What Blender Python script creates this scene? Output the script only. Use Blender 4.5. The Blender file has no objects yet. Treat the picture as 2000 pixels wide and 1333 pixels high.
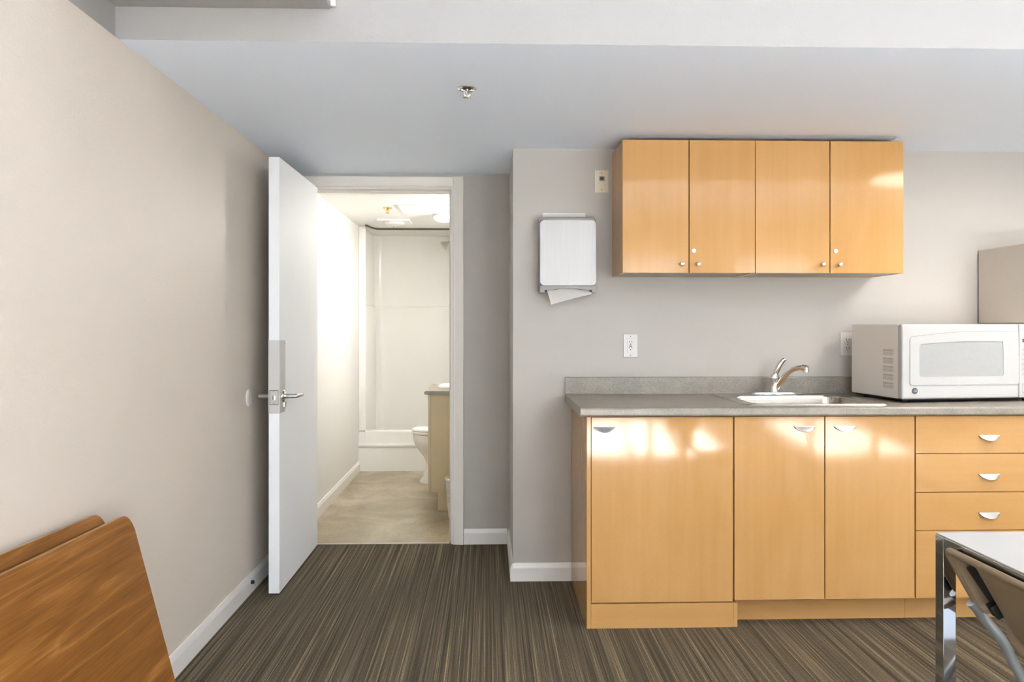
import bpy, bmesh, math, random
from mathutils import Vector, Matrix
random.seed(7)
PI = math.pi
S = bpy.context.scene
C = S.collection

# ------------------------------------------------------------------ camera, world, sun, lights, exposure
cam_d = bpy.data.cameras.new('camera'); cam = bpy.data.objects.new('camera', cam_d); C.objects.link(cam)
cam_d.sensor_width = 36.0; cam_d.lens = 36.0 * 1530 / 2000
cam_d.shift_y = -29.5 / 2000
cam_d.clip_start = 0.02
cam.location = (0, 0, 1.26); cam.rotation_euler = (PI / 2, 0, math.radians(-1.7))
S.camera = cam

S.view_settings.view_transform = 'Standard'; S.view_settings.look = 'None'
S.view_settings.gamma = 1.0; S.view_settings.use_curve_mapping = False
S.view_settings.exposure = 0.42
S.cycles.use_denoising = True
S.cycles.max_bounces = 12; S.cycles.diffuse_bounces = 6; S.cycles.glossy_bounces = 4
S.cycles.sample_clamp_indirect = 40.0
S.cycles.caustics_reflective = False; S.cycles.caustics_refractive = False

W = bpy.data.worlds.new('world'); S.world = W; W.use_nodes = True
wn = W.node_tree; bg = wn.nodes['Background']
sky = wn.nodes.new('ShaderNodeTexSky'); sky.sky_type = 'NISHITA'; sky.sun_disc = False
sky.sun_elevation = math.radians(40)
wn.links.new(sky.outputs[0], bg.inputs['Color']); bg.inputs['Strength'].default_value = 0.25

def light(name, kind, loc, rot, energy, col, sx=None, sy=None, shape='RECTANGLE', spread=None):
    d = bpy.data.lights.new(name, kind); d.energy = energy; d.color = col
    if kind == 'AREA':
        d.shape = shape; d.size = sx
        if sy: d.size_y = sy
        if spread: d.spread = spread
    o = bpy.data.objects.new(name, d); o.location = loc; o.rotation_euler = rot; C.objects.link(o)
    return o
sun = light('sun', 'SUN', (2, -8, 8), (math.radians(57), 0, math.radians(8)), 225.0, (1.0, 0.96, 0.90))
sun.data.angle = math.radians(0.8)
COOL = (0.80, 0.90, 1.0); WARM = (1.0, 0.86, 0.70); NEUT = (1.0, 0.94, 0.87)
WINS = [(0.0, 0.70), (1.35, 2.85), (3.65, 4.75)]          # window openings behind the camera; the first is added to light the recess
WZ0, WZ1 = 0.35, 2.26
for i, (a, b) in enumerate(WINS):
    light('window_daylight', 'AREA', ((a + b) / 2, -4.33, (WZ0 + WZ1) / 2), (PI / 2, 0, 0), 38.0 * (b - a), COOL, b - a, WZ1 - WZ0)
light('soffit_lamp_light', 'AREA', (2.45, 2.80, 2.085), (0, 0, 0), 9.0, NEUT, 0.56, None, 'DISK')
light('room_lamp_light', 'AREA', (3.1, 0.9, 2.78), (0, 0, 0), 22.0, NEUT, 1.2, 0.3)
light('room_lamp_light', 'AREA', (0.0, -2.2, 2.78), (0, 0, 0), 12.0, NEUT, 1.2, 0.3)  # unseen lamp added as fill for the recess and left side
light('vanity_lamp_light', 'AREA', (0.035, 5.62, 1.95), (0, PI / 2, 0), 20.0, (1.0, 0.95, 0.88), 0.10, 0.34)
light('bathroom_dome_light', 'AREA', (-0.377, 6.11, 2.062), (0, 0, 0), 9.0, (1.0, 0.98, 0.95), 0.18, None, 'DISK')

# ------------------------------------------------------------------ materials
def new_mat(name):
    m = bpy.data.materials.new(name); m.use_nodes = True
    nt = m.node_tree; return m, nt, nt.nodes['Principled BSDF']
def N(nt, t, **kw):
    n = nt.nodes.new(t)
    for k, v in kw.items():
        if k in n.inputs: n.inputs[k].default_value = v
        else: setattr(n, k, v)
    return n
def coords(nt, scale, randomize=True, rot=(0, 0, 0)):
    tc = N(nt, 'ShaderNodeTexCoord'); mp = N(nt, 'ShaderNodeMapping')
    mp.inputs['Scale'].default_value = scale; mp.inputs['Rotation'].default_value = rot
    nt.links.new(tc.outputs['Object'], mp.inputs['Vector'])
    if randomize:
        oi = N(nt, 'ShaderNodeObjectInfo'); mu = N(nt, 'ShaderNodeMath', operation='MULTIPLY'); mu.inputs[1].default_value = 37.0
        nt.links.new(oi.outputs['Random'], mu.inputs[0]); nt.links.new(mu.outputs[0], mp.inputs['Location'])
    return mp
def ramp(nt, fac, stops):
    r = N(nt, 'ShaderNodeValToRGB'); e = r.color_ramp.elements
    while len(e) < len(stops): e.new(0.5)
    for q, (p, c) in zip(e, stops): q.position = p; q.color = (*c, 1)
    nt.links.new(fac, r.inputs['Fac']); return r
def bump(nt, b, h, strength, dist=0.001):
    n = N(nt, 'ShaderNodeBump'); n.inputs['Strength'].default_value = strength; n.inputs['Distance'].default_value = dist
    nt.links.new(h, n.inputs['Height']); nt.links.new(n.outputs[0], b.inputs['Normal'])
def mix(nt, a, b, fac, blend='MIX'):
    n = N(nt, 'ShaderNodeMix', data_type='RGBA', blend_type=blend)
    for s, v in ((6, a), (7, b)):
        if isinstance(v, tuple): n.inputs[s].default_value = (*v, 1)
        else: nt.links.new(v, n.inputs[s])
    if isinstance(fac, float): n.inputs[0].default_value = fac
    else: nt.links.new(fac, n.inputs[0])
    return n.outputs[2]
def plain(name, col, rough=0.5, metal=0.0, spec=0.5, vary=0.0, vscale=30, bmp=0.0, bscale=200, coat=0.0):
    m, nt, b = new_mat(name)
    b.inputs['Base Color'].default_value = (*col, 1); b.inputs['Roughness'].default_value = rough
    b.inputs['Metallic'].default_value = metal; b.inputs['Specular IOR Level'].default_value = spec
    b.inputs['Coat Weight'].default_value = coat; b.inputs['Coat Roughness'].default_value = 0.08
    if vary > 0:
        mp = coords(nt, (1, 1, 1)); n = N(nt, 'ShaderNodeTexNoise', Scale=vscale, Detail=4.0)
        nt.links.new(mp.outputs[0], n.inputs['Vector'])
        r = ramp(nt, n.outputs[0], [(0.3, tuple(c * (1 - vary) for c in col)), (0.7, tuple(min(1, c * (1 + vary)) for c in col))])
        nt.links.new(r.outputs[0], b.inputs['Base Color'])
    if bmp > 0:
        mp = coords(nt, (1, 1, 1), False); n = N(nt, 'ShaderNodeTexNoise', Scale=bscale, Detail=3.0)
        nt.links.new(mp.outputs[0], n.inputs['Vector']); bump(nt, b, n.outputs[0], bmp, 0.002)
    return m
M = {}
M['paint'] = plain('warm_grey_wall_paint', (0.445, 0.418, 0.380), 0.55, spec=0.3, vary=0.012, vscale=3, bmp=0.22, bscale=140)
M['paint_left'] = plain('beige_roller_stipple_wall_paint', (0.645, 0.575, 0.495), 0.5, spec=0.35, vary=0.012, vscale=3, bmp=0.45, bscale=120)
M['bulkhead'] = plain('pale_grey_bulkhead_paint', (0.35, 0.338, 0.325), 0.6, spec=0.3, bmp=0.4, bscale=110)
M['paint_old'] = plain('older_pale_wall_paint', (0.74, 0.69, 0.64), 0.6, spec=0.3)
M['ceil'] = plain('white_ceiling_paint', (0.80, 0.87, 0.97), 0.6, spec=0.3, bmp=0.2, bscale=110)
M['bathpaint'] = plain('white_bathroom_paint', (0.74, 0.735, 0.71), 0.5, spec=0.3, bmp=0.15, bscale=120)
M['trim'] = plain('white_trim_gloss', (0.78, 0.755, 0.72), 0.32)
M['casing'] = plain('cream_casing_paint', (0.70, 0.655, 0.595), 0.4)
M['door'] = plain('white_door_paint', (0.80, 0.81, 0.82), 0.55, vary=0.01, vscale=2)
M['chrome'] = plain('chrome', (0.80, 0.79, 0.77), 0.09, 1.0)
M['satin'] = plain('satin_metal', (0.50, 0.485, 0.46), 0.36, 1.0, vary=0.04)
M['greyplate'] = plain('grey_edge_plate', (0.53, 0.52, 0.515), 0.45, 0.35)
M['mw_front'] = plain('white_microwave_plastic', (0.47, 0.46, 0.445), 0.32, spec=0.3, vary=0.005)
M['white_gloss'] = plain('white_gloss_plastic', (0.60, 0.585, 0.565), 0.32, spec=0.35, vary=0.005)
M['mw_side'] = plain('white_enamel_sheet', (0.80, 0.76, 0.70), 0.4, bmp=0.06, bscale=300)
M['mw_window'] = plain('grey_screened_glass', (0.36, 0.36, 0.35), 0.2, vary=0.02, vscale=60)
M['dark'] = plain('dark_recess', (0.02, 0.019, 0.018), 0.6)
M['black'] = plain('black_rubber', (0.012, 0.012, 0.012), 0.5)
M['greymark'] = plain('grey_print', (0.22, 0.21, 0.20), 0.5)
M['amber'] = plain('amber_display', (0.16, 0.09, 0.02), 0.2)
M['fiberglass'] = plain('glossy_white_fiberglass', (0.80, 0.785, 0.75), 0.14, vary=0.01, vscale=4)
M['porcelain'] = plain('white_porcelain', (0.84, 0.82, 0.775), 0.08, coat=0.4)
M['vanity'] = plain('cream_vanity_laminate', (0.60, 0.485, 0.30), 0.4, vary=0.03, vscale=8)
M['ivory'] = plain('ivory_plastic', (0.66, 0.58, 0.44), 0.35)
M['paper'] = plain('paper_towel', (0.86, 0.84, 0.81), 0.85, spec=0.1, bmp=0.3, bscale=300)
M['brass'] = plain('brass', (0.66, 0.42, 0.16), 0.25, 1.0)
M['track'] = plain('bronze_track', (0.13, 0.10, 0.07), 0.4, 0.7)
M['taupe'] = plain('taupe_moulded_plastic', (0.235, 0.175, 0.105), 0.42, vary=0.03, vscale=20, bmp=0.08, bscale=500)
M['tube'] = plain('grey_powder_coated_steel', (0.33, 0.355, 0.36), 0.3, 0.5)
M['desk_white'] = plain('glossy_white_table_laminate', (0.50, 0.49, 0.47), 0.18, vary=0.012, vscale=9)
M['wallbox'] = plain('grey_beige_enamel', (0.56, 0.515, 0.46), 0.5, vary=0.01)
M['chrome_leg'] = plain('polished_chrome_leg', (0.62, 0.66, 0.72), 0.05, 1.0)
M['wicker'] = plain('white_wicker', (0.74, 0.70, 0.62), 0.5)
M['badge'] = plain('dark_blue_grey_badge', (0.07, 0.075, 0.085), 0.3)
M['greytrim'] = plain('grey_plastic_trim', (0.25, 0.235, 0.225), 0.4)
M['clear'] = None

def glass_mat(name):
    m, nt, b = new_mat(name)
    b.inputs['Transmission Weight'].default_value = 1.0; b.inputs['Roughness'].default_value = 0.0; b.inputs['IOR'].default_value = 1.1
    return m
M['glass'] = glass_mat('window_glass')

def emis(name, col, st):
    m, nt, b = new_mat(name); b.inputs['Base Color'].default_value = (0.9, 0.9, 0.88, 1)
    b.inputs['Emission Color'].default_value = (*col, 1); b.inputs['Emission Strength'].default_value = st; return m
M['lamp'] = emis('lit_lamp_diffuser', NEUT, 6.0)
M['lamp_bath'] = emis('lit_dome_glass', NEUT, 1.0)
M['globe'] = emis('lit_globe', WARM, 2.0)

def maple(name, axis, dark=0.80):
    m, nt, b = new_mat(name)
    sc = {'z': (38, 38, 1.3), 'x': (1.3, 38, 38)}[axis]
    mp = coords(nt, sc); n = N(nt, 'ShaderNodeTexNoise', Scale=1.0, Detail=6.0, Roughness=0.6)
    nt.links.new(mp.outputs[0], n.inputs['Vector'])
    mp2 = coords(nt, tuple(0.13 * v if v > 10 else v * 1.2 for v in sc)); n2 = N(nt, 'ShaderNodeTexNoise', Scale=1.0, Detail=3.0, Distortion=0.6)
    nt.links.new(mp2.outputs[0], n2.inputs['Vector'])
    d = dark
    r1 = ramp(nt, n.outputs[0], [(0.28, (0.645 * d, 0.345 * d, 0.122 * d)), (0.72, (0.72 * d, 0.415 * d, 0.165 * d))])
    r2 = ramp(nt, n2.outputs[0], [(0.3, (0.63 * d, 0.335 * d, 0.110 * d)), (0.7, (0.735 * d, 0.43 * d, 0.178 * d))])
    c = mix(nt, r1.outputs[0], r2.outputs[0], 0.55)
    mp3 = coords(nt, (150, 150, 900) if axis == 'z' else (900, 150, 150)); n3 = N(nt, 'ShaderNodeTexNoise', Scale=1.0, Detail=1.0)
    nt.links.new(mp3.outputs[0], n3.inputs['Vector'])
    r3 = ramp(nt, n3.outputs[0], [(0.35, (0.9, 0.88, 0.85)), (0.65, (1, 1, 1))])
    c = mix(nt, c, r3.outputs[0], 0.5, 'MULTIPLY')
    nt.links.new(c, b.inputs['Base Color'])
    b.inputs['Roughness'].default_value = 0.085; b.inputs['Specular IOR Level'].default_value = 0.27
    return m
M['maple'] = maple('maple_laminate', 'z')
M['maple_h'] = maple('maple_laminate_horizontal', 'x')
M['maple_side'] = M['maple']

def carpet():
    m, nt, b = new_mat('striped_loop_carpet')
    mp = coords(nt, (135, 0.55, 1), False); n = N(nt, 'ShaderNodeTexNoise', Scale=1.0, Detail=5.0, Roughness=0.72)
    nt.links.new(mp.outputs[0], n.inputs['Vector'])
    r = ramp(nt, n.outputs[0], [(0.30, (0.042, 0.034, 0.025)), (0.44, (0.095, 0.078, 0.055)), (0.57, (0.178, 0.145, 0.098)), (0.69, (0.43, 0.33, 0.195))])
    mpb = coords(nt, (26, 0.25, 1), False); nb = N(nt, 'ShaderNodeTexNoise', Scale=1.0, Detail=4.0, Roughness=0.8)
    nt.links.new(mpb.outputs[0], nb.inputs['Vector'])
    rb = ramp(nt, nb.outputs[0], [(0.35, (0.72, 0.72, 0.74)), (0.5, (1, 1, 1)), (0.62, (1.0, 1.0, 1.0)), (0.68, (1.75, 1.6, 1.35))])
    c = mix(nt, r.outputs[0], rb.outputs[0], 0.9, 'MULTIPLY')
    mp2 = coords(nt, (330, 170, 1), False); n2 = N(nt, 'ShaderNodeTexNoise', Scale=1.0, Detail=2.0, Roughness=0.7)
    nt.links.new(mp2.outputs[0], n2.inputs['Vector'])
    r2 = ramp(nt, n2.outputs[0], [(0.33, (0.45, 0.45, 0.45)), (0.7, (1.5, 1.48, 1.42))])
    c = mix(nt, c, r2.outputs[0], 0.85, 'MULTIPLY')
    nt.links.new(c, b.inputs['Base Color'])
    b.inputs['Roughness'].default_value = 0.95; b.inputs['Specular IOR Level'].default_value = 0.1
    bump(nt, b, n2.outputs[0], 0.7, 0.004)
    return m
M['carpet'] = carpet()

def concrete():
    m, nt, b = new_mat('polished_beige_concrete')
    mp = coords(nt, (2.4, 2.0, 1), False); n = N(nt, 'ShaderNodeTexNoise', Scale=1.0, Detail=9.0, Roughness=0.65, Distortion=0.5)
    nt.links.new(mp.outputs[0], n.inputs['Vector'])
    r = ramp(nt, n.outputs[0], [(0.3, (0.25, 0.195, 0.115)), (0.5, (0.35, 0.285, 0.18)), (0.7, (0.46, 0.39, 0.27))])
    mp2 = coords(nt, (60, 60, 1), False); n2 = N(nt, 'ShaderNodeTexNoise', Scale=1.0, Detail=4.0)
    nt.links.new(mp2.outputs[0], n2.inputs['Vector'])
    r2 = ramp(nt, n2.outputs[0], [(0.3, (0.86, 0.85, 0.83)), (0.6, (1, 1, 1))])
    c = mix(nt, r.outputs[0], r2.outputs[0], 0.8, 'MULTIPLY')
    nt.links.new(c, b.inputs['Base Color']); b.inputs['Roughness'].default_value = 0.22
    return m
M['concrete'] = concrete()
M['concrete_grey'] = plain('pale_grey_concrete', (0.42, 0.43, 0.45), 0.7, vary=0.08, vscale=4)

def counter():
    m, nt, b = new_mat('speckled_grey_laminate')
    mp = coords(nt, (1, 1, 1), False); n = N(nt, 'ShaderNodeTexNoise', Scale=260.0, Detail=3.0, Roughness=0.7)
    nt.links.new(mp.outputs[0], n.inputs['Vector'])
    r = ramp(nt, n.outputs[0], [(0.32, (0.15, 0.142, 0.135)), (0.46, (0.235, 0.222, 0.206)), (0.56, (0.27, 0.255, 0.235)), (0.7, (0.34, 0.32, 0.29))])
    n2 = N(nt, 'ShaderNodeTexNoise', Scale=14.0, Detail=4.0)
    nt.links.new(mp.outputs[0], n2.inputs['Vector'])
    r2 = ramp(nt, n2.outputs[0], [(0.35, (0.92, 0.86, 0.77)), (0.65, (1.13, 1.04, 0.89))])
    c = mix(nt, r.outputs[0], r2.outputs[0], 1.0, 'MULTIPLY')
    nt.links.new(c, b.inputs['Base Color']); b.inputs['Roughness'].default_value = 0.33
    return m
M['counter'] = counter()

def brown_wood():
    m, nt, b = new_mat('brown_wood_grain_laminate')
    mp = coords(nt, (7.0, 0.55, 7.0)); n = N(nt, 'ShaderNodeTexNoise', Scale=1.0, Detail=3.0, Distortion=0.3)
    nt.links.new(mp.outputs[0], n.inputs['Vector'])
    ml = N(nt, 'ShaderNodeMath', operation='MULTIPLY'); ml.inputs[1].default_value = 8.0; nt.links.new(n.outputs[0], ml.inputs[0])
    fr = N(nt, 'ShaderNodeMath', operation='PINGPONG'); fr.inputs[1].default_value = 0.5; nt.links.new(ml.outputs[0], fr.inputs[0])
    r = ramp(nt, fr.outputs[0], [(0.0, (0.215, 0.080, 0.013)), (0.28, (0.245, 0.093, 0.016)), (0.43, (0.29, 0.116, 0.022)), (0.5, (0.36, 0.158, 0.038))])
    mp2 = coords(nt, (230, 5, 230)); n2 = N(nt, 'ShaderNodeTexNoise', Scale=1.0, Detail=4.0, Roughness=0.7)
    nt.links.new(mp2.outputs[0], n2.inputs['Vector'])
    r2 = ramp(nt, n2.outputs[0], [(0.33, (0.62, 0.57, 0.50)), (0.6, (1.12, 1.12, 1.12))])
    c = mix(nt, r.outputs[0], r2.outputs[0], 0.8, 'MULTIPLY')
    nt.links.new(c, b.inputs['Base Color']); b.inputs['Roughness'].default_value = 0.36; b.inputs['Specular IOR Level'].default_value = 0.5
    return m
M['brown'] = brown_wood()
M['brown_edge'] = plain('brown_edge_band', (0.42, 0.25, 0.12), 0.4)

def brushed(name, sc, col=(0.70, 0.69, 0.67), rough=0.3, metal=1.0):
    m, nt, b = new_mat(name)
    mp = coords(nt, sc); n = N(nt, 'ShaderNodeTexNoise', Scale=1.0, Detail=3.0); nt.links.new(mp.outputs[0], n.inputs['Vector'])
    r = ramp(nt, n.outputs[0], [(0.3, (rough * 0.8,) * 3), (0.7, (rough * 1.25,) * 3)])
    nt.links.new(r.outputs[0], b.inputs['Roughness'])
    b.inputs['Base Color'].default_value = (*col, 1); b.inputs['Metallic'].default_value = metal
    return m
M['sinksteel'] = brushed('brushed_sink_steel', (3, 300, 300), (0.50, 0.46, 0.41), 0.3)
M['dispsteel'] = brushed('brushed_dispenser_steel', (500, 500, 4), (0.36, 0.352, 0.34), 0.5, 0.65)

# ------------------------------------------------------------------ mesh helpers
def bx(bm, x0, x1, y0, y1, z0, z1, b=0.0, seg=2):
    vs = [bm.verts.new((x, y, z)) for x in (x0, x1) for y in (y0, y1) for z in (z0, z1)]
    fs = [(0, 1, 3, 2), (4, 6, 7, 5), (0, 4, 5, 1), (2, 3, 7, 6), (0, 2, 6, 4), (1, 5, 7, 3)]
    faces = [bm.faces.new([vs[i] for i in f]) for f in fs]
    if b > 0:
        es = list({e for f in faces for e in f.edges})
        bmesh.ops.bevel(bm, geom=es, offset=b, segments=seg, affect='EDGES', profile=0.5)
    return bm
def frame_of(d):
    d = d.normalized(); a = Vector((0, 0, 1)) if abs(d.z) < 0.9 else Vector((0, 1, 0))
    u = d.cross(a).normalized(); return u, d.cross(u).normalized()
def tube(bm, pts, r, n=12, caps=True, up=None):
    pts = [Vector(p) for p in pts]; rs = r if isinstance(r, (list, tuple)) else [r] * len(pts)
    rings = []; u0 = None
    for i, p in enumerate(pts):
        d = (pts[min(i + 1, len(pts) - 1)] - pts[max(i - 1, 0)]).normalized()
        if u0 is None: u, v = frame_of(d)
        else:
            u = (u0 - d * u0.dot(d)).normalized(); v = d.cross(u).normalized()
        u0 = u
        rings.append([bm.verts.new(p + (u * math.cos(2 * PI * k / n) + v * math.sin(2 * PI * k / n)) * rs[i]) for k in range(n)])
    for a, b in zip(rings, rings[1:]):
        for k in range(n): bm.faces.new((a[k], a[(k + 1) % n], b[(k + 1) % n], b[k]))
    if caps: bm.faces.new(rings[0][::-1]); bm.faces.new(rings[-1])
    return bm
def cyl(bm, p0, p1, r0, r1=None, n=20): return tube(bm, [p0, p1], [r0, r0 if r1 is None else r1], n)
def lathe(bm, prof, c=(0, 0, 0), axis='z', n=32, sx=1.0, sy=1.0, closed=False):
    rings = []
    for r, h in prof:
        ring = []
        for k in range(n):
            a = 2 * PI * k / n; p, q = r * math.cos(a) * sx, r * math.sin(a) * sy
            v = {'z': (p, q, h), 'y': (p, h, q), 'x': (h, p, q)}[axis]
            ring.append(bm.verts.new((c[0] + v[0], c[1] + v[1], c[2] + v[2])))
        rings.append(ring)
    for a, b in zip(rings, rings[1:]):
        for k in range(n): bm.faces.new((a[k], a[(k + 1) % n], b[(k + 1) % n], b[k]))
    if closed:
        a, b = rings[-1], rings[0]
        for k in range(n): bm.faces.new((a[k], a[(k + 1) % n], b[(k + 1) % n], b[k]))
    else:
        bm.faces.new(rings[0]); bm.faces.new(rings[-1])
    return bm
def prism(bm, poly, h0, h1, axis='y', b=0.0, seg=2):
    def P(p, h): return {'y': (p[0], h, p[1]), 'z': (p[0], p[1], h), 'x': (h, p[0], p[1])}[axis]
    A = [bm.verts.new(P(p, h0)) for p in poly]; B = [bm.verts.new(P(p, h1)) for p in poly]
    fs = [bm.faces.new(A), bm.faces.new(B[::-1])]
    for i in range(len(poly)):
        j = (i + 1) % len(poly); fs.append(bm.faces.new((A[i], B[i], B[j], A[j])))
    if b > 0:
        es = [e for f in fs[:2] for e in f.edges]
        bmesh.ops.bevel(bm, geom=es, offset=b, segments=seg, affect='EDGES', profile=0.5)
    return bm
def ring_prism(bm, outer, inner, h0, h1, axis='y'):
    def P(p, h): return {'y': (p[0], h, p[1]), 'z': (p[0], p[1], h), 'x': (h, p[0], p[1])}[axis]
    L = [[bm.verts.new(P(p, h)) for p in q] for q, h in ((outer, h0), (outer, h1), (inner, h1), (inner, h0))]
    n = len(outer)
    for a, b in zip(L, L[1:] + L[:1]):
        for i in range(n):
            j = (i + 1) % n; bm.faces.new((a[i], a[j], b[j], b[i]))
    return bm
def rrect(x0, x1, y0, y1, r, n=5):
    out = []
    for cx, cy, a0 in ((x1 - r, y1 - r, 0), (x0 + r, y1 - r, PI / 2), (x0 + r, y0 + r, PI), (x1 - r, y0 + r, 1.5 * PI)):
        for k in range(n + 1):
            a = a0 + PI / 2 * k / n; out.append((cx + r * math.cos(a), cy + r * math.sin(a)))
    return out
def wloc(o):
    v = Vector((0, 0, 0))
    while o is not None: v += o.location; o = o.parent
    return v
def obj(name, bm, mat, parent=None, local=False, angle=35, label=None, kind=None):
    bmesh.ops.recalc_face_normals(bm, faces=bm.faces)
    me = bpy.data.meshes.new(name); bm.to_mesh(me); bm.free()
    if parent is not None and not local: me.transform(Matrix.Translation(-wloc(parent)))
    for p in me.polygons: p.use_smooth = True
    me.set_sharp_from_angle(angle=math.radians(angle))
    for mm in (mat if isinstance(mat, list) else [mat]): me.materials.append(mm)
    o = bpy.data.objects.new(name, me); C.objects.link(o)
    wm = o.modifiers.new('weighted_normals', 'WEIGHTED_NORMAL'); wm.keep_sharp = True; wm.weight = 100
    if parent is not None: o.parent = parent
    if label: o['label'] = label
    if kind: o['kind'] = kind
    return o
def nb(): return bmesh.new()
def BX(*a, **k): return bx(nb(), *a, **k)
def thing(name, label, cat, loc, rotz=0, group=None):
    o = bpy.data.objects.new(name, None); o.empty_display_size = 0.1; C.objects.link(o)
    o.location = loc; o.rotation_euler = (0, 0, rotz); o['label'] = label; o['category'] = cat
    if group: o['group'] = group
    return o
def struct(name, bm, mat, parent=None, angle=35):
    o = obj(name, bm, mat, parent, angle=angle)
    if parent is None: o['kind'] = 'structure'
    return o
def struct_root(name, loc):
    o = bpy.data.objects.new(name, None); C.objects.link(o); o.location = loc; o['kind'] = 'structure'; return o
def tag(o, label, cat, group=None):
    o['label'] = label; o['category'] = cat
    if group: o['group'] = group
    return o

# ------------------------------------------------------------------ room shell
LW = -1.132; SZ = 2.138; KY = 3.87; DY = 4.53; RX = 0.12
struct('floor_carpet', BX(LW - 0.15, 6.0, 0.70, DY + 0.012, -0.10, 0), M['carpet'])
struct('floor_unseen', BX(LW - 0.15, 6.0, -4.5, 0.70, -0.10, 0), M['concrete_grey'])  # unseen floor, pale and drawn forward to bounce light onto the soffit
struct('floor_bathroom', BX(LW - 0.15, 0.30, DY + 0.012, 7.80, -0.10, 0), M['concrete'])
struct('wall_left', BX(LW - 0.15, LW, -4.4, 7.80, 0, SZ), M['paint_left'])
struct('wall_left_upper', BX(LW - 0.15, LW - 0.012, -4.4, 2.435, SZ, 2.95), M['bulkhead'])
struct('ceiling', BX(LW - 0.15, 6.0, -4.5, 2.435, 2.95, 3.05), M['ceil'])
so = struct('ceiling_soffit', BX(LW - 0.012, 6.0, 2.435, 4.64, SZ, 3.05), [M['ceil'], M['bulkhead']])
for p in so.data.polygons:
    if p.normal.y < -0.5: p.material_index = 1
struct('wall_kitchen', prism(nb(), [(RX, KY), (6.0, KY), (6.0, KY + 0.15), (RX + 0.14, KY + 0.15), (RX + 0.14, DY), (RX, DY)], 0, SZ, 'z'), M['paint'])
struct('wall_right', BX(6.0, 6.15, -4.4, KY + 0.15, 0, 3.05), M['paint'])
# back wall with window openings (behind the camera, the first one added for light)
bm = nb(); xs = [LW - 0.15] + [v for w in WINS for v in w] + [6.15]
for i in range(0, len(xs), 2): bx(bm, xs[i], xs[i + 1], -4.5, -4.3, 0, 3.05)
for a, b in WINS: bx(bm, a, b, -4.5, -4.3, 0, WZ0); bx(bm, a, b, -4.5, -4.3, WZ1, 3.05)
struct('wall_back', bm, M['paint'])
for i, (a, b) in enumerate(WINS):
    bm = ring_prism(nb(), [(a, WZ0), (b, WZ0), (b, WZ1), (a, WZ1)], [(a + .05, WZ0 + .05), (b - .05, WZ0 + .05), (b - .05, WZ1 - .05), (a + .05, WZ1 - .05)], -4.46, -4.40)
    w = struct('window_%d' % (i + 1), bm, M['trim'])
    k = max(2, round((b - a) / 0.45))
    for j in range(1, k):
        x = a + (b - a) * j / k; struct('mullion', BX(x - .025, x + .025, -4.45, -4.41, WZ0 + .05, WZ1 - .05), M['trim'], w)
# door wall
OL, OR = -1.030, -0.217; HZ = 2.048
bm = nb(); bx(bm, LW, OL - 0.02, DY, DY + 0.11, 0, SZ); bx(bm, OR + 0.02, RX + 0.14, DY, DY + 0.11, 0, SZ); bx(bm, OL - 0.02, OR + 0.02, DY, DY + 0.11, HZ + 0.02, SZ)
struct('wall_door', bm, M['paint'])
# bathroom shell
struct('wall_bathroom_right', BX(0.14, 0.30, DY + 0.11, 7.80, 0, SZ), M['bathpaint'])
struct('wall_bathroom_back', BX(LW, 0.14, 7.66, 7.80, 0, SZ), M['bathpaint'])
struct('ceiling_bathroom', BX(LW, 0.14, DY + 0.11, 7.66, 2.125, SZ + 0.05), M['bathpaint'])
struct('wall_bathroom_left', BX(LW, LW + 0.004, DY + 0.11, 7.66, 0, 2.125), M['bathpaint'])

# baseboards
BP = [(0, 0), (0.014, 0), (0.014, 0.062), (0.012, 0.070), (0.0085, 0.075), (0.007, 0.083), (0.004, 0.088), (0, 0.088)]
def base_x(name, x, y0, y1, side=1):      # runs along y, face towards side*x
    bm = nb(); prism(bm, [(x + side * p, z) for p, z in BP], y0, y1, 'y'); struct(name, bm, M['trim'])
def base_y(name, y, x0, x1):              # runs along x, faces -y
    bm = nb(); prism(bm, [(y - p, z) for p, z in BP], x0, x1, 'x'); struct(name, bm, M['trim'])
base_x('baseboard_left', LW, -4.3, DY)
base_x('baseboard_bathroom', LW + 0.004, DY + 0.11, 6.82)
base_y('baseboard_door_wall', DY, -0.144, RX - 0.014)
base_x('baseboard_recess', RX, KY - 0.014, DY, -1)
base_y('baseboard_kitchen', KY, RX, 0.407)

# door frame: casing, jambs, stop, strike
fr = struct_root('trim_1', ((OL + OR) / 2, DY, 0))
CW = 0.062
def casing_profile(): return [(0, 0), (0, -0.010), (0.006, -0.014), (0.014, -0.012), (0.050, -0.018), (0.060, -0.018), (0.062, -0.014), (0.062, 0)]
bm = nb(); prism(bm, [(OR + 0.010 + p, DY + q) for p, q in casing_profile()], 0, HZ + 0.072, 'z'); obj('casing', bm, M['casing'], fr)
bm = nb(); prism(bm, [(OL - 0.010 - p, DY + q) for p, q in casing_profile()], 0, HZ + 0.072, 'z'); obj('casing', bm, M['casing'], fr)
bm = nb(); prism(bm, [(DY + q, HZ + 0.010 + p) for p, q in casing_profile()], OL - 0.010, OR + 0.010, 'x'); obj('casing_head', bm, M['casing'], fr)
for x0, x1 in ((OR, OR + 0.02), (OL - 0.02, OL)): obj('jamb', BX(x0, x1, DY - 0.002, DY + 0.112, 0, HZ + .02), M['casing'], fr)
obj('jamb_head', BX(OL, OR, DY - 0.002, DY + 0.112, HZ, HZ + .02), M['casing'], fr)
for x0, x1 in ((OR - 0.012, OR), (OL, OL + 0.012)): obj('door_stop_strip', BX(x0, x1, DY + 0.05, DY + 0.085, 0, HZ, b=.001), M['casing'], fr)
obj('door_stop_strip', BX(OL + .012, OR - .012, DY + 0.05, DY + 0.085, HZ - .012, HZ, b=.001), M['casing'], fr)
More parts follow.
